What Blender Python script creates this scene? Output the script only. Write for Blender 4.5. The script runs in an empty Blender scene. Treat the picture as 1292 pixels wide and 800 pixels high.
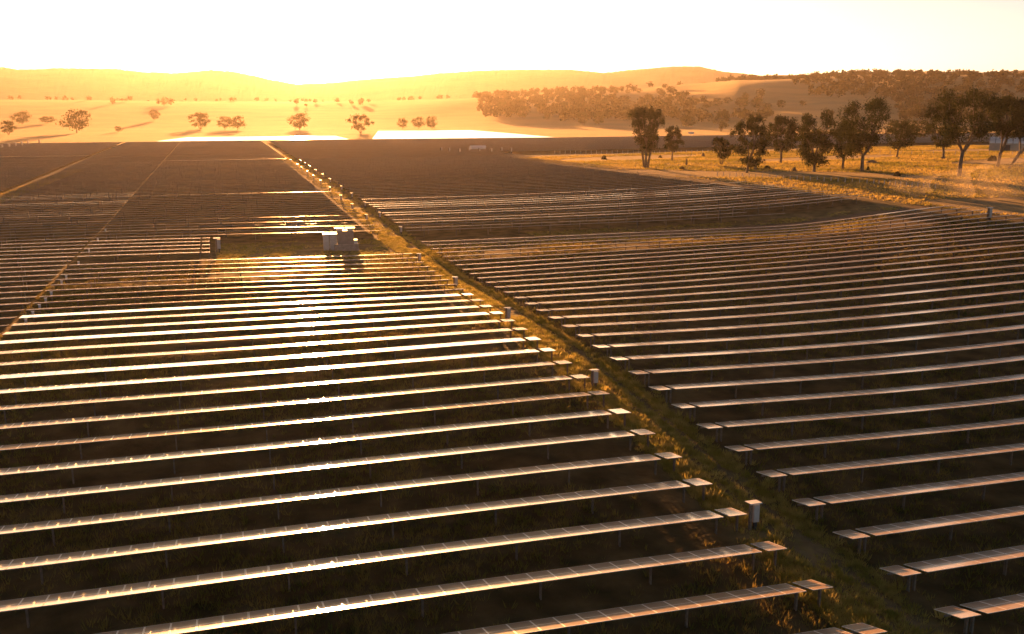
import bpy, math, random
import numpy as np
from mathutils import Vector, Matrix
random.seed(7); rng = np.random.default_rng(7)
R = math.radians
S = bpy.context.scene
COL = S.collection

# ------------------------------------------------------------------ camera
F, CX, CY, HOR, VX = 1220.0, 646.0, 400.0, 130.0, 268.0     # photo pixels (1292 x 800)
CAMZ = 26.5
PITCH = math.atan2(CY - HOR, F)
HEAD = math.atan2(CX - VX, math.hypot(F, CY - HOR))          # camera looks this far right of +Y (the lane)
cam = bpy.data.cameras.new("camera"); cam_o = bpy.data.objects.new("camera", cam); COL.objects.link(cam_o)
cam.sensor_width = 36.0; cam.lens = 36.0 * F / 1292.0
cam.clip_start = 0.5; cam.clip_end = 40000
cam_o.location = (0, 0, CAMZ); cam_o.rotation_euler = (math.pi/2 - PITCH, 0, -HEAD)
S.camera = cam_o

# ------------------------------------------------------------------ light
SUN_EL = 4.3
def ray(px, py):
    x = (px - CX)/F; y = -(py - CY)/F
    fw = math.cos(PITCH) + y*math.sin(PITCH); up = -math.sin(PITCH) + y*math.cos(PITCH)
    return (x*math.cos(HEAD) + fw*math.sin(HEAD), -x*math.sin(HEAD) + fw*math.cos(HEAD), up)
_r = ray(374, 90); SUN_AZ = math.atan2(_r[0], _r[1])         # clockwise from +Y
SUN = Vector((math.sin(SUN_AZ)*math.cos(R(SUN_EL)), math.cos(SUN_AZ)*math.cos(R(SUN_EL)), math.sin(R(SUN_EL))))
w = bpy.data.worlds.new("World"); S.world = w; w.use_nodes = True
nt = w.node_tree
sky = nt.nodes.new("ShaderNodeTexSky"); sky.sky_type = 'NISHITA'; sky.sun_disc = False
sky.sun_elevation = R(SUN_EL); sky.sun_rotation = SUN_AZ
sky.altitude = 300; sky.air_density = 0.36; sky.dust_density = 0.7; sky.ozone_density = 0.2
tint = nt.nodes.new("ShaderNodeMix"); tint.data_type = 'RGBA'; tint.blend_type = 'MULTIPLY'
tint.inputs[0].default_value = 1.0; tint.inputs[7].default_value = (1.0, 0.88, 0.75, 1)
bg = nt.nodes["Background"]; bg.inputs[1].default_value = 0.05
nt.links.new(sky.outputs[0], tint.inputs[6]); nt.links.new(tint.outputs[2], bg.inputs[0])
sl = bpy.data.lights.new("sun", 'SUN'); sl.energy = 5.0; sl.angle = R(0.55); sl.color = (1.0, 0.40, 0.11)
so = bpy.data.objects.new("sun", sl); COL.objects.link(so); so.rotation_euler = SUN.to_track_quat('Z', 'Y').to_euler()
S.view_settings.view_transform = 'Standard'; S.view_settings.look = 'None'
S.view_settings.gamma = 1.0; S.view_settings.use_curve_mapping = False
S.view_settings.exposure = 1.95
cy_ = S.cycles
cy_.use_denoising = True
cy_.max_bounces = 6; cy_.diffuse_bounces = 3; cy_.glossy_bounces = 3; cy_.transmission_bounces = 2
cy_.volume_bounces = 1; cy_.transparent_max_bounces = 8
cy_.caustics_reflective = False; cy_.caustics_refractive = False
HAZE = 2.9e-5

# ------------------------------------------------------------------ terrain
PH = 1.35                                                     # torque tube height over the ground
CP = []
def at_x(px, py, X, off=PH):
    r = ray(px, py); t = X/r[0]; CP.append((X, r[1]*t, r[2]*t + CAMZ - off))
def at_y(px, py, Y, off=PH):
    r = ray(px, py); t = Y/r[1]; CP.append((r[0]*t, Y, r[2]*t + CAMZ - off))
XL, XR, Y0, P = 30.4, 34.9, 41.66, 4.5                         # lane edges, first row, row pitch
for k, (a, b) in enumerate([(1045,740),(985,690),(933,645),(890,607),(853,573),(818,543),(787,517),(762,494),(739,472.5),(716,455),(696,439.5),(679,426),(662.5,413),(647.5,403),(633,393.5),(620,386),(608,378.5),(596,373)]):
    if k % 2 == 0: at_y(a, b, Y0 + P*k)
for k, y in zip(range(2, 15), [769,717,670,631,596,564,537.5,514,493,474.5,458,444,431]):
    if k % 2 == 0: at_y(0, y, Y0 + P*k)
for j, y in zip(range(3, 21), [603,569,535,502.5,476,453,430.5,412.5,395,379,366,355,344,334,325,317.5,307,301]):
    if j % 2: at_y(1292, y, Y0 - P + P*j)
at_x(1203, 257, 152); at_x(1120, 247, 152); at_x(1290, 270, 152)
at_y(990, 274, 187); at_y(953, 267, 191); at_y(991, 288, 172)
CP += [(31.3, 140, 0.2), (31.3, 156, 0.5), (33, 190, 0.4), (33, 250, 0.8), (33, 330, 1.0), (33, 440, 0.8), (33, 590, 0.3), (33, 740, -0.5),
       (-22, 150, 1.1), (-20, 200, 1.2), (-20, 300, 1.2), (-20, 560, 0.3), (-60, 290, 0.8), (-60, 410, 0.6), (-50, 690, -0.3), (-120, 700, -0.4), (-120, 300, .5), (-60, 120, 1.0), (-60, 60, .6), (-60, 10, -.5), (60, 10, -1),
       (160, 10, 0), (160, 100, 3.0), (220, 60, 3.0), (220, 200, 4.2), (180, 260, 3.8), (150, 350, 2.2), (100, 260, 1.2), (90, 420, .8), (134, 420, 1.2), (240, 330, 3.4), (300, 300, 4.2), (300, 480, 2.0), (200, 480, 1.0),
       (450, 480, 2.5), (250, 700, -.5), (100, 750, -.5), (500, 750, 0), (-300, 200, 1), (-300, 800, 0), (500, 200, 5), (0, -80, -2), (0, 1000, -1), (300, 1000, -1), (-200, 1000, -1), (600, 1000, -1)]
CPA = np.array(CP)
def _k(d): return d
_d = np.hypot(CPA[:, None, 0] - CPA[None, :, 0], CPA[:, None, 1] - CPA[None, :, 1])
_A = np.zeros((len(CPA)+1,)*2); _A[:-1, :-1] = _d - np.eye(len(CPA))*6.0; _A[-1, :-1] = 1; _A[:-1, -1] = 1
_W = np.linalg.solve(_A, np.append(CPA[:, 2], 0))
def sm(x, a, b):
    t = np.clip((x - a)/(b - a), 0, 1); return t*t*(3 - 2*t)
AZR = np.array([ray(x, 130) for x in (-400, 0, 300, 480, 620, 700, 800, 870, 930, 1010, 1100, 1200, 1292, 1700)])
AZK = np.arctan2(AZR[:, 0], AZR[:, 1])
NEAR_Y = np.array([126, 126, 128, 128, 122, 118, 116, 110, 102, 101, 101, 102, 103, 106])   # skyline of the wooded rise, photo rows
MID_Y = np.array([140, 138, 138, 138, 137, 136, 135, 134, 133, 132, 131, 131, 131, 131])
NEAR_T = (HOR - NEAR_Y)/F*1.02; MID_T = (HOR - MID_Y)/F
def ground(X, Y):
    X = np.atleast_1d(np.asarray(X, float)); Y = np.atleast_1d(np.asarray(Y, float))
    out = np.empty(X.shape)
    D = np.hypot(X, Y)
    cl = np.minimum(1, 1100/np.maximum(D, 1)); xx, yy = X*cl, Y*cl
    for i in range(0, X.size, 20000):
        s = slice(i, i+20000)
        d = np.hypot(xx.flat[s][:, None] - CPA[None, :, 0], yy.flat[s][:, None] - CPA[None, :, 1])
        d = np.sqrt(d*d + 36.0) - 1.0
        out.flat[s] = d @ _W[:-1] + _W[-1]
    far = sm(D, 700, 1100); out = out*(1 - far) + (-1.0)*far
    az = np.arctan2(X, Y)
    ht = np.interp(az, AZK, NEAR_T)*2300 + CAMZ
    und = (np.sin(az*23 + D/210)*.5 + np.sin(az*41 - D/130)*.3)*sm(D, 1000, 1700)*7*sm(az, -.1, .5)
    out = out + ht*sm(D, 1050, 2300)*(1 - .75*sm(D, 2400, 3600))+ und*np.clip(ht/45, 0, 1)
    return out
def gz(x, y): return float(ground(x, y)[0])
def gpx(px, py, tmax=4000):
    r = ray(px, py); hl = math.hypot(r[0], r[1]); ts = np.concatenate([np.arange(20, 800, 1.0), np.arange(800, tmax, 5.0)])/hl
    d = r[2]*ts + CAMZ - ground(r[0]*ts, r[1]*ts)
    i = int(np.argmax(d < 0)) if (d < 0).any() else len(ts) - 1
    return r[0]*ts[i], r[1]*ts[i]
def depth(x, y): return x*math.sin(HEAD) + y*math.cos(HEAD)
def px2m(n, x, y): return n*depth(x, y)/math.hypot(F, CY-HOR)

# ------------------------------------------------------------------ object helpers
def thing(name, label, cat, loc=(0, 0, 0), rz=0, group=None, kind=None):
    o = bpy.data.objects.new(name, None); COL.objects.link(o); o.location = loc; o.rotation_euler = (0, 0, rz)
    o.empty_display_size = .3
    return tag(o, label, cat, group, kind)
def tag(o, label=None, cat=None, group=None, kind=None):
    if label: o['label'] = label
    if cat: o['category'] = cat
    if group: o['group'] = group
    if kind: o['kind'] = kind
    return o
def link(name, me, parent=None, loc=(0, 0, 0), rot=(0, 0, 0), scale=(1, 1, 1)):
    o = bpy.data.objects.new(name, me); COL.objects.link(o); o.parent = parent
    o.location = loc; o.rotation_euler = rot; o.scale = scale
    return o
class MB:
    def __init__(s): s.v = []; s.f = []; s.m = []; s.n = 0
    def add(s, v, f, m=0):
        s.v.append(np.asarray(v, float)); off = s.n
        for i, q in enumerate(f):
            s.f.append(tuple(int(a) + off for a in q)); s.m.append(m if np.isscalar(m) else m[i])
        s.n += len(v); return s
    def box(s, x0, x1, y0, y1, z0, z1, m=0, mat=None):
        v = np.array([(x, y, z) for z in (z0, z1) for y in (y0, y1) for x in (x0, x1)], float)
        if mat is not None: v = v @ np.array(mat)[:3, :3].T + np.array(mat)[:3, 3]
        return s.add(v, [(0,2,3,1),(4,5,7,6),(0,1,5,4),(2,6,7,3),(0,4,6,2),(1,3,7,5)], m)
    def tube(s, pts, rad, n=8, m=0, cap=True):
        pts = [Vector(p) for p in pts]; rad = rad if hasattr(rad, '__len__') else [rad]*len(pts)
        rings = []
        for i, p in enumerate(pts):
            d = (pts[min(i+1, len(pts)-1)] - pts[max(i-1, 0)]).normalized()
            a = Vector((0, 0, 1)) if abs(d.z) < .9 else Vector((1, 0, 0))
            u = d.cross(a).normalized(); vv = d.cross(u)
            rings += [p + (u*math.cos(2*math.pi*j/n) + vv*math.sin(2*math.pi*j/n))*rad[i] for j in range(n)]
        f = [(i*n + j, i*n + (j+1) % n, (i+1)*n + (j+1) % n, (i+1)*n + j) for i in range(len(pts)-1) for j in range(n)]
        if cap: f += [tuple(range(n-1, -1, -1)), tuple(range((len(pts)-1)*n, len(pts)*n))]
        return s.add([tuple(q) for q in rings], f, m)
    def mesh(s, name, mats, smooth=False):
        me = bpy.data.meshes.new(name)
        me.from_pydata(np.concatenate(s.v).tolist(), [], s.f)
        for mt in mats: me.materials.append(mt)
        me.polygons.foreach_set("material_index", np.array(s.m, dtype=np.int32))
        if smooth: me.polygons.foreach_set("use_smooth", np.ones(len(s.f), dtype=bool))
        me.update(); return me
def raw_mesh(name, V, nper, mats):
    """V: (k*nper,3) unshared polygons of nper corners each"""
    n = len(V)//nper
    me = bpy.data.meshes.new(name); me.vertices.add(len(V)); me.vertices.foreach_set("co", np.asarray(V, np.float32).ravel())
    me.loops.add(len(V)); me.loops.foreach_set("vertex_index", np.arange(len(V), dtype=np.int32))
    me.polygons.add(n); me.polygons.foreach_set("loop_start", np.arange(0, n*nper, nper, dtype=np.int32))
    for mt in mats: me.materials.append(mt)
    me.update(calc_edges=True); me.validate(); return me

# ------------------------------------------------------------------ materials
def mat(name, color, rough=.7, metal=0.0, spec=.5, noise=None, bump=None, sheen=None):
    m = bpy.data.materials.new(name); m.use_nodes = True; t = m.node_tree; b = t.nodes["Principled BSDF"]
    b.inputs["Base Color"].default_value = (*color, 1); b.inputs["Roughness"].default_value = rough
    b.inputs["Metallic"].default_value = metal; b.inputs["Specular IOR Level"].default_value = spec
    if sheen:
        b.inputs["Sheen Weight"].default_value = sheen[0]; b.inputs["Sheen Tint"].default_value = (*sheen[1], 1); b.inputs["Sheen Roughness"].default_value = .4
    if noise or bump:
        g = t.nodes.new("ShaderNodeNewGeometry")
    if noise:
        sc, c2, det = noise
        n = t.nodes.new("ShaderNodeTexNoise"); n.inputs["Scale"].default_value = sc; n.inputs["Detail"].default_value = det
        t.links.new(g.outputs["Position"], n.inputs["Vector"])
        r = t.nodes.new("ShaderNodeValToRGB"); r.color_ramp.elements[0].position = .35; r.color_ramp.elements[1].position = .68
        r.color_ramp.elements[0].color = (*color, 1); r.color_ramp.elements[1].color = (*c2, 1)
        t.links.new(n.outputs[0], r.inputs[0]); t.links.new(r.outputs[0], b.inputs["Base Color"])
    if bump:
        n2 = t.nodes.new("ShaderNodeTexNoise"); n2.inputs["Scale"].default_value = bump[0]; n2.inputs["Detail"].default_value = 4
        t.links.new(g.outputs["Position"], n2.inputs["Vector"])
        bp = t.nodes.new("ShaderNodeBump"); bp.inputs["Strength"].default_value = bump[1]; bp.inputs["Distance"].default_value = bump[2]
        t.links.new(n2.outputs[0], bp.inputs["Height"]); t.links.new(bp.outputs[0], b.inputs["Normal"])
    return m
def leafy(name, c1, c2, scale=.4, trans=.45):
    m = bpy.data.materials.new(name); m.use_nodes = True; t = m.node_tree; t.nodes.clear()
    out = t.nodes.new("ShaderNodeOutputMaterial"); mix = t.nodes.new("ShaderNodeMixShader"); mix.inputs[0].default_value = trans
    d = t.nodes.new("ShaderNodeBsdfDiffuse"); tr = t.nodes.new("ShaderNodeBsdfTranslucent")
    g = t.nodes.new("ShaderNodeNewGeometry"); n = t.nodes.new("ShaderNodeTexNoise"); n.inputs["Scale"].default_value = scale; n.inputs["Detail"].default_value = 3
    r = t.nodes.new("ShaderNodeValToRGB"); r.color_ramp.elements[0].position = .38; r.color_ramp.elements[1].position = .62
    r.color_ramp.elements[0].color = (*c1, 1); r.color_ramp.elements[1].color = (*c2, 1)
    t.links.new(g.outputs["Position"], n.inputs["Vector"]); t.links.new(n.outputs[0], r.inputs[0])
    t.links.new(r.outputs[0], d.inputs[0]); t.links.new(r.outputs[0], tr.inputs[0])
    t.links.new(d.outputs[0], mix.inputs[1]); t.links.new(tr.outputs[0], mix.inputs[2]); t.links.new(mix.outputs[0], out.inputs[0])
    return m
def glass_mat():
    m = mat("panel_glass", (.035, .032, .036), .13, 0, 1.0); t = m.node_tree; b = t.nodes["Principled BSDF"]
    g = t.nodes.new("ShaderNodeNewGeometry"); n = t.nodes.new("ShaderNodeTexNoise"); n.inputs["Scale"].default_value = 1.3; n.inputs["Detail"].default_value = 5
    r = t.nodes.new("ShaderNodeMapRange"); r.inputs[3].default_value = .09; r.inputs[4].default_value = .14
    t.links.new(g.outputs["Position"], n.inputs["Vector"]); t.links.new(n.outputs[0], r.inputs[0]); t.links.new(r.outputs[0], b.inputs["Roughness"])
    c = t.nodes.new("ShaderNodeValToRGB"); c.color_ramp.elements[0].color = (.35, .245, .16, 1); c.color_ramp.elements[1].color = (.43, .315, .21, 1)   # dust film, its colour lightened and warmed to stand in for reflected sky
    b.inputs['Coat Weight'].default_value = .35; b.inputs['Coat Roughness'].default_value = .34
    c.color_ramp.elements[0].position = .3; c.color_ramp.elements[1].position = .75
    t.links.new(n.outputs[0], c.inputs[0]); t.links.new(c.outputs[0], b.inputs["Base Color"])
    return m
M_GLASS = glass_mat()
M_FRAME = mat("anodised_frame", (.74, .69, .62), .4, .3)
M_BACK = mat("panel_back", (.14, .09, .058), .6)
M_STEEL = mat("galvanised_steel", (.26, .20, .15), .85, 0, noise=(6, (.17, .13, .10), 3))
M_WHITE = mat("white_enamel", (.78, .77, .74), .35, noise=(3, (.68, .65, .60), 4))
M_GREY = mat("grey_enamel", (.60, .58, .55), .4, noise=(3, (.5, .48, .45), 4))
M_DARK = mat("dark_vent", (.06, .06, .06), .6)
M_CONC = mat("concrete", (.36, .34, .31), .9, noise=(2, (.27, .25, .22), 5))
M_BARK = mat("bark", (.13, .095, .065), .9, noise=(1.5, (.22, .17, .12), 5))
M_LEAF = leafy("gum_leaves", (.028, .036, .011), (.062, .064, .018), .35, .24)
M_LEAFD = leafy("dry_leaves", (.07, .06, .02), (.11, .085, .03), .35, .4)
M_WOODS = leafy("far_leaves", (.04, .042, .018), (.07, .06, .026), .02, .3)
M_GRASS = leafy("lane_grass", (.30, .28, .06), (.54, .43, .14), .9, .6)
M_GRASSD = leafy("field_grass", (.18, .17, .045), (.38, .29, .09), .35, .55)
M_MEAD = leafy("meadow_grass", (.22, .20, .04), (.48, .36, .11), .05, .6)
M_SHED = mat("shed_sheet", (.72, .72, .70), .35, .3)

def ground_mat():
    m = bpy.data.materials.new("ground_cover"); m.use_nodes = True; t = m.node_tree; b = t.nodes["Principled BSDF"]
    b.inputs["Roughness"].default_value = .95; b.inputs["Specular IOR Level"].default_value = .1
    g = t.nodes.new("ShaderNodeNewGeometry")
    def noise(s, d=6):
        n = t.nodes.new("ShaderNodeTexNoise"); n.inputs["Scale"].default_value = s; n.inputs["Detail"].default_value = d
        t.links.new(g.outputs["Position"], n.inputs["Vector"]); return n.outputs[0]
    def ramp(f, a, c, p0=.35, p1=.65):
        r = t.nodes.new("ShaderNodeValToRGB"); r.color_ramp.elements[0].position = p0; r.color_ramp.elements[1].position = p1
        r.color_ramp.elements[0].color = (*a, 1); r.color_ramp.elements[1].color = (*c, 1); t.links.new(f, r.inputs[0]); return r.outputs[0]
    def att(nm):
        a = t.nodes.new("ShaderNodeAttribute"); a.attribute_name = nm; return a.outputs["Fac"]
    def mix(f, a, c):
        x = t.nodes.new("ShaderNodeMix"); x.data_type = 'RGBA'; t.links.new(f, x.inputs[0]); t.links.new(a, x.inputs[6]); t.links.new(c, x.inputs[7]); return x.outputs[2]
    n1 = noise(.35); n2 = noise(2.2); n3 = noise(.012, 8)
    field = mix(n2, ramp(n1, (.085, .058, .026), (.22, .15, .07)), ramp(n1, (.08, .068, .022), (.19, .125, .045)))
    grass = mix(n2, ramp(n1, (.16, .13, .045), (.26, .19, .08)), ramp(n1, (.12, .11, .04), (.30, .21, .09)))
    dirt = ramp(n2, (.13, .09, .055), (.20, .14, .09))
    plain = ramp(n3, (.05, .036, .018), (.12, .08, .036), .4, .6)
    wood = ramp(noise(.02, 8), (.06, .055, .022), (.13, .10, .045), .4, .6)
    c = mix(att("grass"), field, grass); c = mix(att("dirt"), c, dirt); c = mix(att("plain"), c, plain); c = mix(att("wood"), c, wood)
    t.links.new(c, b.inputs["Base Color"])
    b.inputs["Sheen Roughness"].default_value = .5
    b.inputs["Sheen Tint"].default_value = (1, .8, .45, 1)
    mr = t.nodes.new("ShaderNodeMath"); mr.operation = 'MULTIPLY'; mr.inputs[1].default_value = .25; t.links.new(att("plain"), mr.inputs[0]); t.links.new(mr.outputs[0], b.inputs["Sheen Weight"])
    bp = t.nodes.new("ShaderNodeBump"); bp.inputs["Strength"].default_value = .8; bp.inputs["Distance"].default_value = .25
    t.links.new(noise(1.6, 5), bp.inputs["Height"]); t.links.new(bp.outputs[0], b.inputs["Normal"])
    return m

# ------------------------------------------------------------------ the ground sheet (polar grid, one piece to the horizon)
MEADOW = [(153,191),(154,212),(135,420),(139,446),(290,470),(520,470),(520,120),(158,120)]
def inpoly(X, Y, poly):
    c = np.zeros(X.shape, bool); n = len(poly)
    for i in range(n):
        (x1, y1), (x2, y2) = poly[i], poly[(i+1) % n]
        c ^= ((y1 > Y) != (y2 > Y)) & (X < (x2-x1)*(Y-y1)/(y2-y1+1e-9) + x1)
    return c
def build_ground():
    az = np.concatenate([np.linspace(-math.pi, -.5, 40), np.linspace(-.49, 1.0, 560), np.linspace(1.01, math.pi, 40)[:-1]])
    d = np.concatenate([np.linspace(4, 30, 10), np.linspace(31, 260, 230), np.geomspace(262, 1000, 170), np.geomspace(1008, 12000, 150)])
    na, nd = len(az), len(d)
    A, D = np.meshgrid(az, d, indexing='ij')
    X, Y = D*np.sin(A), D*np.cos(A); Z = ground(X.ravel(), Y.ravel())
    wob = np.sin(Y.ravel()*.21)*.25 + np.sin(Y.ravel()*.083)*.35
    V = np.stack([X.ravel(), Y.ravel(), Z], 1); V = np.vstack([V, [[0, 0, gz(0, 0)]]])
    i = np.arange(na)[:, None]; j = np.arange(nd-1)[None, :]; i2 = (i+1) % na
    f = np.stack([i*nd+j, i2*nd+j, i2*nd+j+1, i*nd+j+1], -1).reshape(-1, 4)[:, ::-1]
    faces = f.tolist() + [(na*nd, (k+1) % na*nd, k*nd) for k in range(na)]
    me = bpy.data.meshes.new("ground"); me.from_pydata(V.tolist(), [], faces)
    x, y = V[:, 0], V[:, 1]; x_, y_ = x.ravel(), y.ravel(); wob = np.append(wob, 0)
    lane = (1 - sm(np.abs(x - 32.6 - wob*.4), 2.0, 3.4))*(y > 10)
    clear = ((x > -1) & (x < 33) & (y > 165) & (y < 187)).astype(float)
    mead = inpoly(x, y, MEADOW).astype(float)
    g2 = (1 - sm(np.abs(x + 57 + (y-300)*-.03), .8, 2))*(y > 200)
    gr = np.clip(lane + clear*.9 + mead + g2 + (1 - sm(np.abs(y - 188 - (x-100)*.05), 3, 7))*((x > 60) & (x < 152))*.6, 0, 1)
    rd = (1 - sm(np.abs(y - 179 - np.clip(x-60, 0, 200)*.03), 2.2, 3.6))*(x > 31)*(x < 175) + ((1 - sm(np.abs(x - 34.2 - wob*.5), .2, .5)) + (1 - sm(np.abs(x - 32.8 - wob*.5), .2, .5)))*.6*(y > 20)*(y < 740) + (1 - sm(np.hypot((x-33)/6, (y-176)/9), .6, 1))
    D_ = np.hypot(x, y); azv = np.arctan2(x, y)
    pl = sm(y, 735, 745)*1.0
    pl = np.maximum(pl, mead*.6)
    wd = sm(D_, 1150, 1500)*sm(azv, .02, .2)*.75*(1 - sm(np.sin(azv*17 + D_/330), -.2, .5))
    for nm, a in (("grass", gr), ("dirt", np.clip(rd, 0, 1)), ("plain", pl), ("wood", np.clip(wd, 0, 1))):
        at = me.attributes.new(nm, 'FLOAT', 'POINT'); at.data.foreach_set("value", np.asarray(a, np.float32))
    me.materials.append(ground_mat()); me.polygons.foreach_set("use_smooth", np.ones(len(faces), bool)); me.update()
    tag(link("ground", me), kind='structure')
build_ground()

# far ridge: a long range with real depth, 4.6 to 7.5 km away
RIDGE = [(-500,96),(-200,90),(0,92),(30,95),(75,93),(150,93),(180,96),(225,97),(240,96),(270,93),(300,95),(340,103),(375,109),(420,107),(460,103),(520,99),(560,95),(610,92),(660,91),(720,91),(760,95),(790,92),(845,88),(880,88),(910,94),(960,99),(1080,98),(1150,98),(1170,95),(1190,97),(1240,98),(1292,96),(1600,92),(2000,100)]
def build_hills():
    rr = [ray(x, 130) for x, _ in RIDGE]; ka = np.array([math.atan2(r[0], r[1]) for r in rr]); kt = np.array([(HOR - y)/F for _, y in RIDGE])
    az = np.linspace(ka[0], ka[-1], 900); d = np.linspace(4300, 8200, 34)
    A, D = np.meshgrid(az, d, indexing='ij')
    tops = np.interp(A, ka, kt)*6000 + CAMZ + 4
    prof = sm(D, 4300, 6000)*(1 - sm(D, 6000, 8200))
    nz = sum(np.sin(A*f1 + ph)*np.cos(D/f2 + ph*2)*a for f1, f2, ph, a in ((37, 300, 1, 9), (71, 190, 2, 6), (150, 130, 4, 4)))
    Z = -30 + (tops + 30)*prof + nz*prof*(1 - prof)*4 + rng.uniform(-1, 1, A.shape)*2.2*prof
    V = np.stack([D*np.sin(A), D*np.cos(A), Z], -1).reshape(-1, 3); na, nd = A.shape
    i = np.arange(na-1)[:, None]; j = np.arange(nd-1)[None, :]
    f = np.stack([i*nd+j, i*nd+j+1, (i+1)*nd+j+1, (i+1)*nd+j], -1).reshape(-1, 4)
    me = bpy.data.meshes.new("hills"); me.from_pydata(V.tolist(), [], f.tolist())
    me.materials.append(mat("wooded_hills", (.05, .05, .022), .95, noise=(.006, (.11, .09, .04), 8), bump=(.03, .6, 8)))
    tag(link("hills", me), kind='structure')
build_hills()

# ------------------------------------------------------------------ solar rows
MW, MP, ML = 1.225, 1.245, 2.0                                # module width, spacing along the row, length
def module_template(simple=False):
    b = MB(); h, fr = .035, .034; x, y = MW/2, ML/2
    if simple:
        b.box(-x, x, -y, y, 0, h, [2, 0, 1, 1, 1, 1]); return b
    xs = (-x, -x+fr, x-fr, x); ys = (-y, -y+fr, -.02, .02, y-fr, y)
    v = [(a, c, h) for c in ys for a in xs]; f = []; m = []
    for r in range(5):
        for c in range(3):
            q = r*4 + c; f.append((q, q+1, q+5, q+4)); m.append(0 if (c == 1 and r in (1, 3)) else 1)
    b.add(v, f, m)
    b.add([(-x,-y,0),(x,-y,0),(x,y,0),(-x,y,0),(-x,-y,h),(x,-y,h),(x,y,h),(-x,y,h)],
          [(3,2,1,0),(0,1,5,4),(1,2,6,5),(2,3,7,6),(3,0,4,7)], [2, 1, 1, 1, 1])
    return b
TPL, TPS = module_template(), module_template(True)
PANEL_ME = TPL.mesh("solar_panel", [M_GLASS, M_FRAME, M_BACK])
pb = MB()                                                      # I-section pile
pb.box(-.05, .05, -.085, -.073, -.5, PH-.12); pb.box(-.05, .05, .073, .085, -.5, PH-.12); pb.box(-.006, .006, -.073, .073, -.5, PH-.12)
pb.box(-.07, .07, -.075, .075, PH-.12, PH-.03)
POST_ME = pb.mesh("post", [M_STEEL])
def spot_tilt(X, Y):
    """tilt toward the sun that mirrors the low sun to a viewer over the lane"""
    z = gz(X, Y) + PH - CAMZ; v = -Vector((X, Y, z)).normalized(); h = v + SUN
    return math.degrees(math.atan2(h.y, h.z))
def centres(x0, x1, end):
    """module centres along the row; `end` is the lane side that carries the detached end module"""
    n = int((x1 - x0 - .45)/MP) - 1
    if end == 'hi': return [x1 - MW/2] + [x1 - MW - .42 - MW/2 - i*MP for i in range(n)]
    if end == 'lo': return [x0 + MW/2] + [x0 + MW + .42 + MW/2 + i*MP for i in range(n)]
    return [x1 - MW/2 - i*MP for i in range(int((x1-x0)/MP))][::-1]
def post_xs(cs, end):
    c = sorted(cs); out = []
    if end == 'hi': g = c[-1] - MW/2 - .21; out = [g - .16, c[-1] + MW/2 - .12]; out += list(np.arange(g - .16 - 6.6, c[0] - .3, -6.6))
    elif end == 'lo': g = c[0] + MW/2 + .21; out = [g - .16, g + .22]; out += list(np.arange(g + 6.6, c[-1] + .3, 6.6))
    else: out = list(np.arange(c[0] + .3, c[-1] + .6, 6.6))
    return out
def place(tpl, cs, Y, tilt, X0=0.0, Yo=0.0, Z0=0.0, jit=0.0):
    v0 = np.concatenate(tpl.v); out = MB(); cs = np.array(cs); z = ground(cs, np.full(len(cs), Y)) + PH
    sl = (ground(cs + .6, np.full(len(cs), Y)) - ground(cs - .6, np.full(len(cs), Y)))/1.2
    for c, zz, s in zip(cs, z, sl):
        tt = R(tilt + random.uniform(-jit, jit)); a = math.atan(s)
        m = np.array(Matrix.Rotation(-a, 3, 'Y') @ Matrix.Rotation(-tt, 3, 'X'))
        out.add(v0 @ m.T + np.array((c - X0, Y - Yo, zz - Z0)), tpl.f, tpl.m)
    return out
def solar_row(x0, x1, Y, tilt, label, group, end=None, detail=2):
    cs = centres(x0, x1, end); xe = {'hi': x1, 'lo': x0, None: x0}[end]; z0 = gz(xe, Y)
    px = post_xs(cs, end)
    if detail == 0:
        px = [x + o_ for o_ in [random.uniform(0, 4)] for x in px][:-1]
        b = place(TPS, cs, Y, tilt, xe, Y, z0, .35)
        for x in px: z = gz(x, Y); b.box(x-.06-xe, x+.06-xe, -.08, .08, z-z0-.3, z-z0+PH-.05, 3)
        return tag(link("solar_row", b.mesh("solar_row", [M_GLASS, M_FRAME, M_BACK, M_STEEL]), None, (xe, Y, z0)), label, "solar panel row", group)
    t = thing("solar_row", label, "solar panel row", (xe, Y, z0), 0, group)
    xs = np.linspace(min(cs) - .55, max(cs) + .55, max(3, len(cs)//3)); zs = ground(xs, np.full(len(xs), Y)) + PH - .075
    if end == 'lo': xs = np.append(xs[0] - .25, xs); zs = np.append(zs[0], zs)
    link("torque_tube", MB().tube([(x - xe, 0, z - z0) for x, z in zip(xs, zs)], .062, 8).mesh("torque_tube", [M_STEEL], True), t)
    if detail == 2:
        for c in cs:
            z = gz(c, Y) + PH; s = math.atan((gz(c+.6, Y) - gz(c-.6, Y))/1.2)
            link("solar_panel", PANEL_ME, t, (c - xe, 0, z - z0), (-R(tilt + random.uniform(-.12, .12)), -s, 0))
    else:
        link("panel_surface", place(TPL, cs, Y, tilt, xe, Y, z0, .25).mesh("panel_surface", [M_GLASS, M_FRAME, M_BACK]), t)
    for x in px: link("post", POST_ME, t, (x - xe, 0, gz(x, Y) - z0))
    return t
ORD = "zeroth first second third fourth fifth sixth seventh eighth ninth tenth eleventh twelfth thirteenth fourteenth fifteenth sixteenth seventeenth eighteenth nineteenth twentieth".split()
ORD += ["twenty-" + o for o in ORD[1:10]] + ["thirtieth"] + ["thirty-" + o for o in ORD[1:10]] + ["fortieth"]
GAPX = -22.6
def edge_x(Y, side, m):
    r = ray(0 if side < 0 else 1292, HOR + CAMZ/max(Y, 1)*F); return r[0]/r[1]*Y + side*m
count = 0
def dep_at(x, y): return math.degrees(math.atan2(CAMZ - PH - gz(x, y), math.hypot(x, y)))
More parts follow.
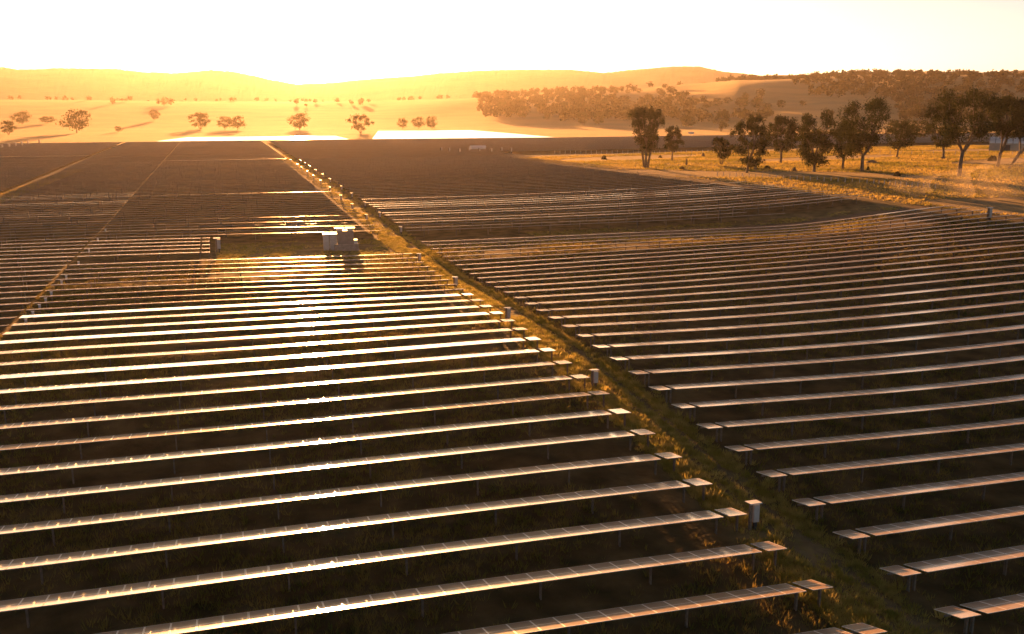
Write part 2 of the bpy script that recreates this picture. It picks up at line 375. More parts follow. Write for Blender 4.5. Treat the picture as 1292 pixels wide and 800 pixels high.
# -- near rows left of the lane
SPOTK = {1: .35, 2: 0, 3: 0, 4: .1, 5: 0, 6: -.1, 14: 0, 17: .1}
for k in range(-1, 27):
    Y = Y0 + P*k
    tl = spot_tilt(6 + (Y-45)*.06, Y)
    if k >= 18: tl = dep_at(0, Y) - random.uniform(1.3, 2.5)
    else: tl += SPOTK[k] if k in SPOTK else (1.6 if k < 1 else random.choice((-.4, .3, 1.3, 1.9, 1.0)))
    if k in SPOTK and k in (2, 3, 4, 5, 6): lab = f"solar row with sun glare left of grassy lane, {ORD[k+1]} up from bottom edge"
    else: lab = f"long pale solar row left of the grassy lane, {ORD[k+1] if k >= 0 else 'cropped row'} up from the bottom edge"
    solar_row(GAPX + .15, XL, Y, tl, lab, "solar rows on the near left of the lane", 'hi', 2 if k < 14 else 1); count += 1
# -- near rows right of the lane
for j in range(-1, 31):
    Y = Y0 - P + P*j + .05
    x1 = min(152, edge_x(Y, 1, 14)); dep = math.degrees(math.atan2(CAMZ - 2.5, math.hypot(60, Y)))
    q = min(1, max(0, (j - 7)/14)); tl = (spot_tilt(8, Y) - .5)*(1 - q) + (dep_at(75, Y) - (1.8 if j < 25 else 1.0))*q + random.uniform(-.45, .45)
    solar_row(XR, x1, Y, tl, f"peach tinted solar row right of the grassy lane, {ORD[j] if j > 0 else ('cropped' if j else 'nearest')} row up from the bottom edge" if j < 13 else
              f"thin solar row right of the grassy lane, {ORD[31-j]} row before the dirt road", "solar rows on the near right of the lane", 'lo', 2 if j < 12 else 1); count += 1
# -- rows beside the inverter clearing
for q in range(5):
    Y = Y0 + P*(28 + q)
    solar_row(GAPX + .2, -2.0, Y, dep_at(-10, Y) - random.uniform(1.9, 3.0), f"short solar row ending at the inverter clearing, {ORD[q+1]} of five from the front", "short rows beside the inverter clearing", 'hi', 1); count += 1
# -- rows beyond the left service gap
for k in range(15, 33):
    Y = Y0 + P*k
    solar_row(max(-56, edge_x(Y, -1, 12)), GAPX - .2, Y, dep_at(-30, Y) - random.uniform(1.6, 3.2), f"solar row left of the dark diagonal gap, {ORD[k-14]} row back from the left picture edge", "solar rows left of the diagonal gap", None, 1); count += 1
# -- farther fields; the nearest ones are things, the rest one mass
def tilt_far(x, Y):
    tl = 7.0 + random.uniform(-1, 1)
    if x < GAPX and 215 < Y < 290 and random.random() < .6: tl = dep_at(-35, Y) - random.uniform(.3, 1.6)
    if x > 34 and 196 < Y < 262 and random.random() < .42: tl = dep_at(90, Y) - random.uniform(1.2, 2.2)
    if random.random() < .012: tl = dep_at(0, Y) - .5
    return tl
segs = []
for k in range(33, 148):
    Y = Y0 + P*k
    segs.append((XL - 42*MP - .02, XL, Y, "thin dark solar row in the packed field between the diagonal gap and the lane", "far rows left of the lane"))
    xl = edge_x(Y, -1, 10)
    segs.append((max(-57, xl), -22.06, Y, "thin dark solar row in the packed field beyond the diagonal gap", "far rows beyond the diagonal gap"))
    if xl < -62: segs.append((xl, -58.8, Y, "thin dark solar row at the far left beyond the golden grass strip", "far rows beyond the golden strip"))
for k in range(0, 116):
    Y = 188.5 + P*k
    if k < 2: x1 = (120, 113)[k]
    elif k < 52: x1 = 152 - 18*((Y-195)/225)
    else: x1 = edge_x(Y, 1, 20) if Y > 485 else 139
    segs.append((XR, min(x1, 150 if Y < 485 else 300), Y, "thin solar row in the packed field beyond the dirt road, right of the lane", "far rows beyond the dirt road"))
    if Y > 485: segs.append((302, x1, Y, "", ""))
segs.sort(key=lambda s: s[2])
rest = MB()
def strips(b, x0, x1, Y, tilt):
    if x1 - x0 < 8: return
    st = 15.0 if Y < 480 else 24.0; xs = np.concatenate([[x0], np.arange(x0 + random.uniform(3, st), x1 - 3, st), [x1]])
    z = ground(xs, np.full(len(xs), Y)) + PH; c, s = math.cos(R(tilt)), math.sin(R(tilt))
    for i in range(len(xs)-1):
        a, e = xs[i] + .05, xs[i+1] - .05
        v = [(a, Y-c, z[i]+s), (e, Y-c, z[i+1]+s), (e, Y+c, z[i+1]-s), (a, Y+c, z[i]-s)]; v += [(p, q, r-.04) for p, q, r in v]
        b.add(v, [(0,1,2,3),(7,6,5,4),(0,4,5,1),(1,5,6,2),(2,6,7,3),(3,7,4,0)], [0, 2, 1, 1, 1, 1])
        if Y < 420: b.box(a+.1, a+.22, Y-.08, Y+.08, z[i]-PH-.3, z[i]-.05, 3)
for x0, x1, Y, lab, grp in segs:
    if count < 298 and lab:
        solar_row(x0, x1, Y, tilt_far(x0, Y), lab, grp, None, 0); count += 1
    else: strips(rest, x0, x1, Y, tilt_far(x0, Y))
for Y in np.arange(716, 800, P): strips(rest, -38 + (Y-716)*.22, 93, Y, -2.3)      # flat-stowed blocks that mirror the sky
for Y in np.arange(716, 940, P): strips(rest, 110 + (Y-716)*.18, 250 - max(0, (Y-800))*.05, Y, -2.3)
tag(link("solar_rows", rest.mesh("solar_rows", [M_GLASS, M_FRAME, M_BACK, M_STEEL])), "mass of distant solar rows filling the far plain up to the bright mirrored blocks", "solar field", None, "stuff")
print("rows", count)

# ------------------------------------------------------------------ cabinets along the lane
def cabinet(x, y, label, group, s=1.0, rt=-3):
    z = gz(x, y); t = thing("combiner_cabinet", label, "cabinet", (x, y, z), 0, group)
    b = MB(); b.box(-.12*s, .32*s, -.16*s, .16*s, .55*s, 1.82*s); b.box(-.09*s, .29*s, -.175*s, -.161*s, .6*s, 1.77*s)
    link("enclosure", b.mesh("enclosure", [M_GREY]), t)
    b = MB(); b.box(-.16*s, -.06*s, .17*s, .25*s, -.3, 1.95*s); b.box(-.36*s, -.20*s, -.12*s, .12*s, -.3, 1.9*s)
    b.box(-.42*s, .3*s, .162*s, .169*s, 1.2*s, 1.3*s); link("post", b.mesh("post", [M_STEEL]), t)
    m = Matrix.Translation((-.1*s, 0, 2.0*s)) @ Matrix.Rotation(R(rt), 4, 'X')
    b = MB(); b.box(-.46*s, .44*s, -.40*s, .40*s, -.012, .012, 0, m); b.box(-.46*s, .44*s, -.412*s, -.40*s, -.07*s, .013, 0, m)
    link("roof", b.mesh("roof", [M_WHITE]), t)
    b = MB(); b.box(0, .2*s, -.12*s, .12*s, -.25, .55*s); link("cable_duct", b.mesh("cable_duct", [M_DARK]), t)
    return t
def lane_y(px, X):
    r = ray(px, 300); return X*r[1]/r[0]
def solve_y(px, X):
    y = 100.0
    for _ in range(12):
        r = ray(px, HOR + (CAMZ - gz(X, y))/depth(X, y)*math.hypot(F, CY-HOR)); y = X*r[1]/r[0]
    return y
for i, px in enumerate([948, 750, 641, 575, 529.5, 462.6, 444.8, 430.5, 416.8, 404.8, 395.8, 388, 380.8, 375.5, 367]):
    X = XL + 1.1; y = solve_y(px, X)
    cabinet(X, y, f"white roofed cabinet on the left edge of the grassy lane, {ORD[i+1]} from the front", "cabinets on the left edge of the lane", 0.93 if i < 1 else .85 if i < 4 else .75, -8 if i < 3 else -2.5)
for i, px in enumerate([506, 479.4, 460.6, 444.2, 431, 416.8, 407.5, 399, 390.5, 385, 379.6]):
    X = XR + .2; y = solve_y(px, X)
    cabinet(X, y, f"white roofed cabinet on the lane's right edge beyond the road, {ORD[i+1]} from the front", "cabinets on the right edge of the lane", .75, -2.5)
cabinet(-.6, 176, "white roofed cabinet at the tips of the short rows by the inverter clearing", None, 1.3)
cabinet(148, 158, "white cabinet at the far right end of the solar rows near the dust", None, 1.3)
def control_box(x, y, label, group):
    z = gz(x, y); t = thing("control_box", label, "control box", (x, y, z), 0, group)
    b = MB(); b.box(-.12, .12, -.08, .08, 1.05, 1.4); link("enclosure", b.mesh("enclosure", [M_WHITE]), t)
    b = MB(); b.box(-.04, .04, .101, .16, -.2, 1.5); link("post", b.mesh("post", [M_STEEL]), t)
    b = MB(); b.box(-.17, .17, -.15, .15, 1.47, 1.49, 0, Matrix.Rotation(R(3), 4, 'X')); link("roof", b.mesh("roof", [M_WHITE]), t)
for i, k in enumerate([17, 18, 19, 20, 21, 23, 24, 27, 30, 33, 36]):
    control_box(GAPX + 1.2, Y0 + P*k - 1.9, f"tiny white control box beside the dark diagonal gap, {ORD[i+1]} from the left picture edge", "control boxes along the diagonal gap")
for i, px in enumerate([557, 567, 580, 592, 605, 620, 633, 645]):
    x, y = gpx(px, 193 + (i % 3)*.8); cabinet(x, y, "tiny white cabinet in the far field right of the bright mirrored block", "cabinets in the far field", 1.5)
for i, px in enumerate([3, 12, 20, 28, 36, 50]):
    x, y = gpx(px, 189 - i*1.2); cabinet(x, y, "tiny white cabinet at the far left end of the field", "cabinets at the far left", 1.6)

# ------------------------------------------------------------------ inverter station in the clearing
def inverter():
    x, y = 20.6, 175.0; z = gz(x, y)
    t = thing("inverter_station", "grey inverter station with two raised white roof hoods in the grassy clearing", "inverter station", (x, y, z), R(-4))
    b = MB(); b.box(-1.2, 3.1, -1.5, 1.5, -.4, 1.15); b.box(-1.35, 3.25, -1.65, 1.65, -.4, .15); link("plinth", b.mesh("plinth", [M_CONC]), t)
    b = MB(); b.box(-.55, 2.3, -1.2, 1.2, 1.15, 3.55)
    for i in range(5): b.box(-.45 + i*.55, -.05 + i*.55, -1.23, -1.201, 1.35, 3.3, 0)
    link("housing", b.mesh("housing", [mat("housing_grey", (.30, .27, .24), .5, noise=(2, (.24, .21, .19), 4))]), t)
    for cx in (-.15, 1.75):
        m = Matrix.Translation((cx, .1, 3.95)) @ Matrix.Rotation(R(-2.2), 4, 'X')
        b = MB(); b.box(-.85, .85, -1.25, 1.25, -.03, .03, 0, m); b.box(-.5, .5, -.8, .8, 3.55-3.95-.0, -.032, 0, Matrix.Translation((cx, .1, 3.95)))
        link("roof_hood", b.mesh("roof_hood", [M_WHITE]), t)
    for cx, wd in ((-2.55, 1.05), (-1.3, 1.2)):
        b = MB(); b.box(cx - wd/2, cx + wd/2, -.7, .7, .35, 2.9); b.box(cx - wd/2 + .1, cx + wd/2 - .1, -.73, -.701, .5, 2.1)
        b.box(cx - wd/2 + .05, cx + wd/2 - .05, -.6, .6, -.4, .35)
        o = link("switch_cabinet", b.mesh("switch_cabinet", [M_GREY]), t)
        b = MB(); b.box(cx - wd/2 - .08, cx + wd/2 + .08, -.85, .85, 2.9, 2.98, 0, Matrix.Translation((0, 0, .03)) @ Matrix.Rotation(R(1), 4, 'X')); link("roof", b.mesh("roof", [M_WHITE]), o)
    b = MB(); b.box(2.35, 2.95, -.9, .9, 1.15, 1.75); b.box(2.3, 3.0, -.95, .95, 1.75, 1.8); link("cooler", b.mesh("cooler", [M_WHITE]), t)
inverter()

# ------------------------------------------------------------------ shed and shelter
def shed():
    x, y = gpx(1270, 190); wd = px2m(40, x, y); h = px2m(17, x, y); z = gz(x, y)
    t = thing("shed", "pale arched shed with ribbed roof behind the trees at the right edge", "shed", (x, y, z), -HEAD - .5)
    b = MB(); n = 12; L = wd/2; D = wd*.5; hw = h*.55
    b.box(-L, L, -D/2, D/2, -.5, hw); link("wall", b.mesh("wall", [mat("shed_wall", (.5, .42, .33), .8, noise=(.6, (.42, .35, .27), 4))]), t)
    v = []; 
    for i in range(n+1):
        a = math.pi*i/n; v += [(-L-.2, -math.cos(a)*D*.52, hw + math.sin(a)*(h-hw)), (L+.2, -math.cos(a)*D*.52, hw + math.sin(a)*(h-hw))]
    f = [(2*i, 2*i+1, 2*i+3, 2*i+2) for i in range(n)] + [tuple(range(0, 2*n+2, 2)), tuple(range(2*n+1, 0, -2))]
    r = link("roof", MB().add(v, f).mesh("roof", [M_SHED]), t)
    b = MB()
    for q in np.linspace(-L, L, 7): b.tube([(q, -math.cos(math.pi*i/n)*D*.53, hw + math.sin(math.pi*i/n)*(h-hw)*1.03) for i in range(n+1)], .12, 5)
    link("rib", b.mesh("rib", [M_DARK]), r)
    b = MB(); b.box(-1.6, 1.6, -D/2-.06, -D/2-.003, 0, hw*.8); link("door", b.mesh("door", [M_DARK]), t)
shed()
def shelter(px, py, label, sc=1.0):
    x, y = gpx(px, py); z = gz(x, y); t = thing("shelter", label, "shelter", (x, y, z)); t.scale = (sc,)*3
    b = MB(); b.box(-4, 4, -2, 2, 0, 2.4); link("wall", b.mesh("wall", [M_WHITE]), t)
    b = MB(); b.add([(-4.3,-2.3,2.4),(4.3,-2.3,2.4),(4.3,2.3,2.4),(-4.3,2.3,2.4),(-4.3,0,3.2),(4.3,0,3.2)], [(0,1,5,4),(2,3,4,5),(0,4,3),(1,2,5),(3,2,1,0)]); link("roof", b.mesh("roof", [M_WHITE]), t)
shelter(603, 191, "low white shelter in the far field below the bright mirrored block")
shelter(872, 169, "small white hut on the far paddock right of the forked tree", .55)

# ------------------------------------------------------------------ trees
def make_tree(h, wd, seed, style='gum', leaf=.55, nleaf=5200, lean=0.0, low=.26):
    """trunk and crown meshes, base at the origin: clumps fill an uneven envelope, limbs reach into them"""
    rg = random.Random(seed); nr = np.random.default_rng(seed); tb = MB(); cl = []
    top = Vector((lean*h*.45, 0, 0))
    n = {'gum': 30, 'vase': 30, 'shrub': 26}[style]
    tries = 0
    while len(cl) < n and tries < 4000:
        tries += 1
        a = rg.uniform(0, 2*math.pi)
        if style == 'vase':
            z = rg.uniform(.28, .96); rr = wd*.5*(.22 + .75*min(1, (z-.2)/.55))*rg.uniform(.5, .9)
        else:
            z = rg.uniform(low, .93); q = (z - low)/(1 - low); env = math.sqrt(max(0, 1 - (2*q - .95)**2*.95)); rr = wd*.5*env*(rg.uniform(.25, 1)**.6)*.88*(1 + .22*math.sin(a*2 + seed) + .12*math.sin(a*3 + seed*2))
        r = wd*rg.uniform(.09, .155)*(1 if style != 'shrub' else .75)
        p = Vector((math.cos(a)*rr, math.sin(a)*rr, z*h)) + top*min(1, z*1.4)
        if all((p - c).length > (r + cr)*.62 for c, cr in cl): cl.append((p, r))
    def bez(p0, p1, r0, r1, bend):
        mid = p0*.45 + p1*.55 + bend; pts = [(p0*(1-t)*(1-t) + mid*2*t*(1-t) + p1*t*t) for t in (0, .2, .4, .6, .8, 1)]
        tb.tube(pts, [r0 + (r1 - r0)*t for t in (0, .2, .4, .6, .8, 1)], 7 if r0 > .12 else 5)
    tr = h*.022
    if style == 'gum':
        fork = Vector((0, 0, h*rg.uniform(.2, .3))) + top*.55
        tb.tube([Vector((0, 0, -.6)), Vector((0, 0, .0)), fork*.5 + Vector((rg.uniform(-.2, .2), 0, 0)), fork], [tr*1.5, tr*1.15, tr, tr*.95], 9)
        bases = [fork]
        for i in range(3):
            a = rg.uniform(0, 6.3) if i else .3; e = fork + Vector((math.cos(a)*wd*.16, math.sin(a)*wd*.16, h*rg.uniform(.16, .27))) + top*.3
            bez(fork - Vector((0, 0, h*.03)), e, tr*.75, tr*.4, Vector((0, 0, -h*.02))); bases.append(e)
    else:
        bases = []
        for i in range(3 if style == 'vase' else 6):
            a = (2.9, .2, 4.5)[i] if style == 'vase' else i*1.05
            e = Vector((math.cos(a)*wd*.17, math.sin(a)*wd*.17, h*(.42 if style == 'vase' else .4)))
            k = 1 if style == 'vase' else .5
            bez(Vector((math.cos(a)*.5*k, math.sin(a)*.5*k, -.5)), e, tr*1.0*k, tr*.55*k, Vector((0, 0, h*.03))); bases.append(e)
    for p, r in cl:
        b0 = min(bases, key=lambda q: (q - p).length + (8*h if q.z > p.z + h*.05 and len(bases) > 1 else 0))
        bez(b0 - Vector((0, 0, .2)), p + Vector((0, 0, r*.4)), tr*.33, tr*.06, Vector((rg.uniform(-.04, .04)*wd, rg.uniform(-.04, .04)*wd, -h*.015)))
    L = []; tot = sum(r**2 for _, r in cl)
    for p, r in cl:
        m = int(nleaf*r*r/tot*rg.uniform(.6, 1.4)); u = nr.normal(size=(m, 3)); u /= np.linalg.norm(u, axis=1)[:, None]
        u *= nr.uniform(.0, 1, (m, 1))**.42; u *= 1 + .3*np.sin(u[:, :1]*7 + seed) + .2*nr.normal(size=(m, 1))
        L.append(np.array(p) + u*np.array([r*1.25, r*1.25, r*.95]) - np.array([0, 0, 1])*(np.abs(u[:, :1])*r*.25))
    C = np.concatenate(L); m = len(C); s_ = leaf*nr.uniform(.5, 1.3, (m, 1))
    a = nr.normal(size=(m, 3)); a[:, 2] *= 1.8; a /= np.linalg.norm(a, axis=1)[:, None]; b_ = np.cross(a, nr.normal(size=(m, 3))); b_ /= np.linalg.norm(b_, axis=1)[:, None]
    V = np.stack([C - a*s_*.5, C + b_*s_*.26, C + a*s_*.5, C - b_*s_*.26], 1).reshape(-1, 3)
    return tb.mesh("trunk", [M_BARK], True), raw_mesh("crown", V, 4, [M_LEAF])
def put_tree(name, label, meshes, x, y, group, rz=0.0, sc=(1, 1, 1), leaf_mat=None):
    t = thing(name, label, "tree", (x, y, gz(x, y) - .05), rz, group); t.scale = sc
    link("trunk", meshes[0], t); link("crown", meshes[1], t); return t
HERO = [ # base x, base y, top y, crown width, style, lean, label
 (815,212,137,46,'vase',0,"forked vase shaped gum tree alone at the left end of the meadow"),
 (848,203,157,24,'gum',0,"small round headed tree on a thin stem right of the forked gum"),
 (910,208,172,30,'shrub',0,"sparse low many stemmed tree in the gap of the meadow tree line"),
 (942,218,145,44,'gum',.1,"dark gum at the left end of the main meadow tree line, nearest the field"),
 (985,206,143,42,'gum',0,"gum standing behind and just right of the leftmost dark gum"),
 (1027,217,138,50,'gum',-.05,"bushy gum with low foliage left of the tall meadow gum"),
 (1063,214,150,38,'gum',0,"slim bare stemmed gum tucked between the bushy gum and the tall gum"),
 (1087,217,122,74,'gum',0,"tall wide crowned gum in the middle of the meadow tree line"),
 (1131,199,152,36,'gum',.1,"small thin gum behind and right of the tall wide crowned gum"),
 (1210,223,110,84,'gum',.05,"largest gum with a broad crown and forked trunk near the right edge"),
 (1190,200,140,36,'gum',-.1,"smaller gum partly hidden behind the left side of the largest gum"),
 (1258,211,118,44,'gum',.1,"gum on a thin stem between the largest gum and the leaning gum"),
 (1273,213,120,52,'gum',.55,"gum with a strongly leaning trunk at the right picture edge"),
]
for i, (bx, by, ty, wd, st, ln, lab) in enumerate(HERO):
    x, y = gpx(bx, by); h = px2m(by - ty, x, y); wm = px2m(wd, x, y)
    put_tree("gum_tree", lab, make_tree(h, wm, 100 + i, st, .62, 11000 if wd > 40 else 5500, ln, .16 if i in (3, 5) else .44 if i in (9, 11, 12) else .28), x, y, "gum trees on the golden meadow", rz=-HEAD)
FAR_V = [make_tree(14, 15, 300 + i, 'gum' if i != 2 else 'shrub', 1.1, 1500, 0, .2) for i in range(4)]
LEFT = [(97,168,138,36,"broad round tree at the edge of the far left field"),(28,157,141,24,"flat topped tree at the far left behind the small edge tree"),(11,170,152,22,"small spreading tree at the left picture edge by the field"),
 (60,156,147,22,"low bushy tree between the flat topped and the broad round tree"),(150,167,159,10,"small scrubby bush right of the broad round tree"),(195,152,139,13,"lone small tree on the hazy left plain"),
 (253,163,142,30,"hazy tree left of the sun glow on the plain"),(284,164,147,20,"hazy tree beside the first hazy tree left of the glow"),(300,164,146,20,"hazy tree closest to the left side of the mirrored block"),
 (378,164,143,28,"pale tree dissolving in the glow behind the left mirrored block"),(455,168,144,30,"orange hazy tree at the corner between the two mirrored blocks"),(508,163,149,15,"small hazy tree behind the right mirrored block, leftmost of three"),
 (528,163,147,16,"small hazy tree behind the right mirrored block, middle of three"),(545,163,147,16,"small hazy tree behind the right mirrored block, rightmost of three"),(910,166,141,22,"feathery tree behind the meadow on the far paddock"),
 (868,162,146,22,"pale tree behind the small round headed meadow tree"),(1135,172,150,40,"dark bushy tree low behind the gap right of the tall gum"),(1160,176,152,40,"dark bushy tree low behind the left of the largest gum")]
for i, (bx, by, ty, wd, lab) in enumerate(LEFT):
    x, y = gpx(bx, by); h = px2m(by - ty, x, y); wm = px2m(wd, x, y)
    put_tree("tree", lab, FAR_V[(i*3) % 4], x, y, "trees on the far plain", random.uniform(0, 6), (wm/15, wm/15, h/14))
# scattered single trees on the rise behind
SC = [(x, y) for x, y in [(635,142),(650,128),(672,126),(690,124),(706,130),(722,122),(741,121),(760,120),(775,118),(792,119),(806,118),(818,131),(833,120),(846,119),(762,140),(742,146),(770,150),(786,133),(858,131),(875,135),(892,138),(905,136),(918,132),(936,137),(955,139),(968,141),(985,137),(660,150),(690,152),(715,150),(735,158),(755,158),(1128,128),(1143,142),(1152,140),(940,128),(1175,146),(1185,147)]]
for i, (bx, by) in enumerate(SC):
    x, y = gpx(bx, by); s = random.uniform(.75, 1.35)
    put_tree("tree", "single hazy tree among those dotted over the hazy rise behind the fields", FAR_V[i % 4], x, y, "trees dotted over the rise", random.uniform(0, 6), (s, s, s*random.uniform(.8, 1.1)))
def woodland():
    V = []
    def clump(x, y, z, h):
        m = 64; u = rng.normal(size=(m, 3)); u /= np.linalg.norm(u, axis=1)[:, None]
        C = np.array([x, y, z + h*.6]) + u*np.array([h*.5, h*.5, h*.42])*rng.uniform(.2, 1.15, (m, 1)); s = h*.125*rng.uniform(.6, 1.4, (m, 1))
        a = rng.normal(size=(m, 3)); a /= np.linalg.norm(a, axis=1)[:, None]; b = np.cross(a, rng.normal(size=(m, 3))); b /= np.linalg.norm(b, axis=1)[:, None]
        V.append(np.stack([C - a*s, C + b*s, C + a*s, C - b*s], 1).reshape(-1, 3))
    n = 0
    while n < 1150:
        px = random.uniform(600, 1340); az = math.atan2(*ray(px, 130)[:2]); d = random.uniform(1250, 2700)
        x, y = d*math.sin(az), d*math.cos(az)
        dens = math.sin(az*17 + d/330) + .5*math.sin(az*43 - d/200) + (.9 if d > 2050 and px > 860 else 0)
        if random.random() > (.95 if dens < .2 else .04) or (px < 700 and random.random() < .3): continue
        clump(x, y, gz(x, y), random.uniform(8, 15)); n += 1
    for px in np.arange(905, 1330, 2.6):
        if random.random() < .15: continue
        az = math.atan2(*ray(px, 130)[:2]); d = random.uniform(2250, 2400); x, y = d*math.sin(az), d*math.cos(az); clump(x, y, gz(x, y), random.uniform(8, 15))
    for _ in range(170):
        px = random.uniform(-60, 620); az = math.atan2(*ray(px, 130)[:2]); d = random.choice((2200, 2900, 3100)) + 260*math.sin(px/37) + 180*math.sin(px/13+1) + random.uniform(-60, 60)
        x, y = d*math.sin(az), d*math.cos(az); clump(x, y, gz(x, y), random.uniform(6, 12))
    tag(link("woodland", raw_mesh("woodland", np.concatenate(V), 4, [M_WOODS])), "far woodland covering the hazy rise and ridge behind the meadow", "woodland", None, "stuff")
woodland()

# ------------------------------------------------------------------ stumps, boulders and fence on the meadow
def lump(h, wd, seed, m):
    r = np.random.default_rng(seed); b = MB(); n = 8; v = []
    for i in range(5):
        a = i/4; rr = wd/2*(1 - a**2*.75)
        v += [(math.cos(2*math.pi*j/n)*rr*r.uniform(.7, 1.2), math.sin(2*math.pi*j/n)*rr*r.uniform(.7, 1.2), -.2 + (h+.2)*a*r.uniform(.85, 1.05)) for j in range(n)]
    f = [(i*n + j, i*n + (j+1) % n, (i+1)*n + (j+1) % n, (i+1)*n + j) for i in range(4) for j in range(n)] + [tuple(range(32, 40))]
    return b.add(v, f).mesh("lump", [m])
for i, (bx, by, h, wd, nm, lab) in enumerate([
  (762,201,5,8,'bush',"small dark bush left of the forked gum"),(866,209,9,3,'stump',"upright broken stump right of the small round headed tree"),(861,214,4,10,'mound',"low brown mound below the upright broken stump"),
  (953,215,13,4,'stump',"tall dark stump just right of the leftmost dark gum"),(935,203,4,7,'bush',"dark rounded bush behind the leftmost dark gum"),(887,198,5,5,'stump',"short stump near the back fence left of the sparse tree"),
  (833,199,3,5,'bush',"tiny dark bush behind the forked gum"),(1002,216,5,7,'stump',"split stump in the grass left of the bushy gum"),(1100,206,4,18,'log',"fallen log behind the tall wide crowned gum"),
  (1095,215,5,5,'bush',"low bush at the foot of the tall wide crowned gum"),(1132,222,6,12,'bush',"dark bush in the shade right of the tall gum"),(1252,203,7,14,'bush',"dark bush near the shed behind the largest gum"),
  (1190,201,5,6,'stump',"stump behind the left foot of the largest gum"),(968,213,4,12,'mound',"low grassy mound right of the tall dark stump")]):
    x, y = gpx(bx, by); me = lump(px2m(h, x, y), px2m(wd, x, y), i, M_BARK if nm in ('stump', 'log') else M_LEAFD)
    tag(link(nm, me, None, (x, y, gz(x, y)), (0, 0, i)), lab, nm, "stumps and bushes on the meadow")
def fence(pts, n, label, h=1.3):
    P_ = [gpx(*p) for p in pts]; x0, y0 = P_[0]; z0 = gz(x0, y0); t = thing("fence", label, "fence", (x0, y0, z0)); line = []
    b = MB(); b.box(-.07, .07, -.07, .07, -.4, h); pm = b.mesh("post", [M_GREY])
    for i in range(n+1):
        q = i/n*(len(P_)-1); a = min(int(q), len(P_)-2); f = q - a
        x = P_[a][0]*(1-f) + P_[a+1][0]*f; y = P_[a][1]*(1-f) + P_[a+1][1]*f; z = gz(x, y); line.append((x - x0, y - y0, z - z0))
        link("post", pm, t, line[-1])
    for hh in (.5, .85, 1.2): link("wire", MB().tube([(x, y, z + hh) for x, y, z in line], .012, 4).mesh("wire", [M_STEEL]), t)
fence([(905,222),(1000,227),(1100,232),(1180,238)], 34, "wire fence with pale posts along the near side of the meadow")
fence([(700,194),(900,193),(1292,196)], 60, "dark wire fence along the back of the meadow", 1.6)

# ------------------------------------------------------------------ grass
def tufts(name, X, Y, h, nb, material, label, spread=.16, wd=.02):
    n = len(X); Z = ground(X, Y); H = h*rng.uniform(.5, 1.4, n)
    c = np.repeat(np.stack([X, Y, Z - .03], 1), nb, 0); hh = np.repeat(H, nb); m = len(c)
    a = rng.uniform(0, 2*math.pi, m); r = rng.uniform(0, spread, m); c[:, 0] += np.cos(a)*r; c[:, 1] += np.sin(a)*r
    b = rng.uniform(0, 2*math.pi, m); w_ = wd*rng.uniform(.6, 1.5, m)*(hh/.3)
    side = np.stack([np.cos(b), np.sin(b), np.zeros(m)], 1)*w_[:, None]
    ln = rng.uniform(.1, .7, m)*hh; tip = c + np.stack([np.cos(a)*ln, np.sin(a)*ln, hh*rng.uniform(.6, 1.05, m)], 1)
    V = np.stack([c - side, c + side, tip], 1).reshape(-1, 3)
    tag(link(name, raw_mesh(name, V, 3, [material])), label, "grass", None, "stuff")
def noisy(X, Y, s, seed):
    r = np.random.default_rng(seed); v = 0
    for i in range(7):
        a = r.uniform(0, 6.28); k = r.uniform(.5, 1.8)/s; v = v + np.sin((X*math.cos(a) + Y*math.sin(a))*k + r.uniform(0, 6))
    return v/2.6
def scatter(x0, x1, y0, y1, n, s, thr, seed):
    X = rng.uniform(x0, x1, n); Y = rng.uniform(y0, y1, n); k = noisy(X, Y, s, seed) + rng.normal(0, .3, n) > thr; return X[k], Y[k]
X, Y = scatter(29.8, 35.6, 34, 190, 34000, 1.1, -.75, 3); wv = np.sin(Y*.21)*.12 + np.sin(Y*.083)*.17; k = (np.abs(X - 34.2 - wv) > rng.uniform(.1, .5, len(X))) & (np.abs(X - 32.8 - wv) > rng.uniform(.0, .4, len(X))); X, Y = X[k], Y[k]
X2, Y2 = scatter(29.8, 36.4, 190, 520, 9000, 2, -.2, 4); X3, Y3 = scatter(-1, 31, 164, 187, 5000, 2, -.1, 5)
X4, Y4 = scatter(60, 150, 183, 189, 2500, 3, .0, 6); X5, Y5 = scatter(45, 130, 166, 176, 4500, 5, .1, 7)
tufts("lane_grass", np.concatenate([X, X2, X3, X4, X5]), np.concatenate([Y, Y2, Y3, Y4, Y5]), .31, 11, M_GRASS, "golden backlit grass tufts along the lane and clearing", .2, .022)
kx = rng.uniform(0, 1, 900); X = np.where(kx < .62, rng.normal(31.3, .7, 900), rng.normal(35.6, .45, 900)); Y = rng.uniform(34, 240, 900)
tufts("lane_clumps", X, Y, .48, 34, M_GRASS, "taller clumps of dry grass standing along both sides of the lane", .34, .02)
Xa, Ya = scatter(-24, 30, 36, 165, 42000, 4, -.2, 8); Xb, Yb = scatter(35, 150, 36, 178, 56000, 5, -.2, 9)
k = Xb < Yb*.95 + 18; Xb, Yb = Xb[k], Yb[k]
tufts("field_grass", np.concatenate([Xa, Xb]), np.concatenate([Ya, Yb]), .42, 7, M_GRASSD, "dry grass growing in the shade between the solar rows", .25, .022)
X = rng.uniform(130, 420, 90000); Y = rng.uniform(150, 470, 90000); k = inpoly(X, Y, MEADOW) & (noisy(X, Y, 14, 11) > -.6) & (X < Y*1.05 + 20); X, Y = X[k], Y[k]
X2 = rng.uniform(-60, -54, 3500); Y2 = rng.uniform(230, 420, 3500)
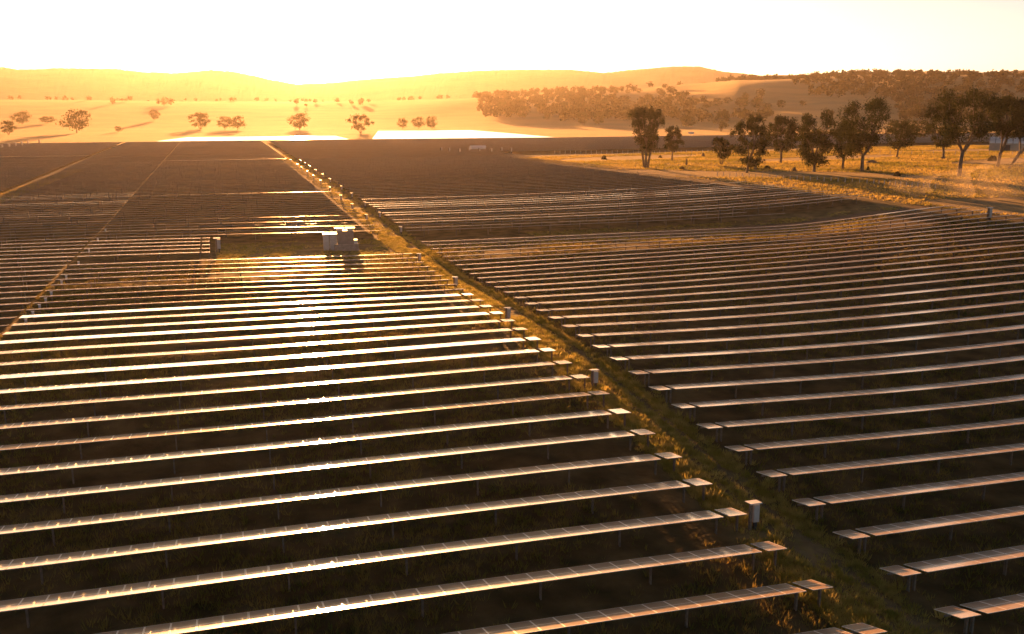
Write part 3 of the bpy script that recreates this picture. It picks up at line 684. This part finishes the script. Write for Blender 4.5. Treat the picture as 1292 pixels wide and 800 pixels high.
tufts("meadow_grass", np.concatenate([X, X2 + (Y2-300)*.03]), np.concatenate([Y, Y2]), .5, 5, M_MEAD, "tall golden grass over the meadow around the gum trees", .5, .06)

# ------------------------------------------------------------------ air
hb = MB(); hb.box(-9000, 11000, -400, 9000, -120, 270)
hm = bpy.data.materials.new("haze"); hm.use_nodes = True; t = hm.node_tree; t.nodes.clear()
o_ = t.nodes.new("ShaderNodeOutputMaterial"); pv = t.nodes.new("ShaderNodeVolumePrincipled")
pv.inputs["Color"].default_value = (1.0, .90, .78, 1); pv.inputs["Density"].default_value = HAZE; pv.inputs["Anisotropy"].default_value = .66
t.links.new(pv.outputs[0], o_.inputs["Volume"])
if HAZE > 0: tag(link("haze", hb.mesh("haze", [hm])), kind="stuff")
# dust raised on the track at the right edge of the field
def dust():
    b = MB()
    for px, py, Y, rx, ry, rz in ((1180, 250, 205, 13, 8, 3.2), (1240, 252, 195, 16, 8, 4.5), (1290, 250, 188, 14, 8, 6.5), (1330, 240, 190, 18, 9, 8)):
        r = ray(px, py); x = r[0]/r[1]*Y; z = gz(x, Y); n, m = 18, 10
        v = [(x + rx*math.cos(2*math.pi*i/n)*math.sin(math.pi*j/m)*(1 + .18*math.sin(i*1.7 + j)), Y + ry*math.sin(2*math.pi*i/n)*math.sin(math.pi*j/m), z + rz*.7 - rz*math.cos(math.pi*j/m)*(1 + .15*math.sin(i*2.1))) for j in range(m+1) for i in range(n)]
        b.add(v, [(j*n + i, j*n + (i+1) % n, (j+1)*n + (i+1) % n, (j+1)*n + i) for j in range(m) for i in range(n)])
    m_ = bpy.data.materials.new("dust"); m_.use_nodes = True; t = m_.node_tree; t.nodes.clear()
    o = t.nodes.new("ShaderNodeOutputMaterial"); p = t.nodes.new("ShaderNodeVolumePrincipled")
    p.inputs["Color"].default_value = (.95, .82, .66, 1); p.inputs["Density"].default_value = .011; p.inputs["Anisotropy"].default_value = .4
    t.links.new(p.outputs[0], o.inputs["Volume"])
    tag(link("dust_cloud", b.mesh("dust_cloud", [m_], True)), "thin golden dust drifting over the track end at the right edge", "dust", None, "stuff")
dust()
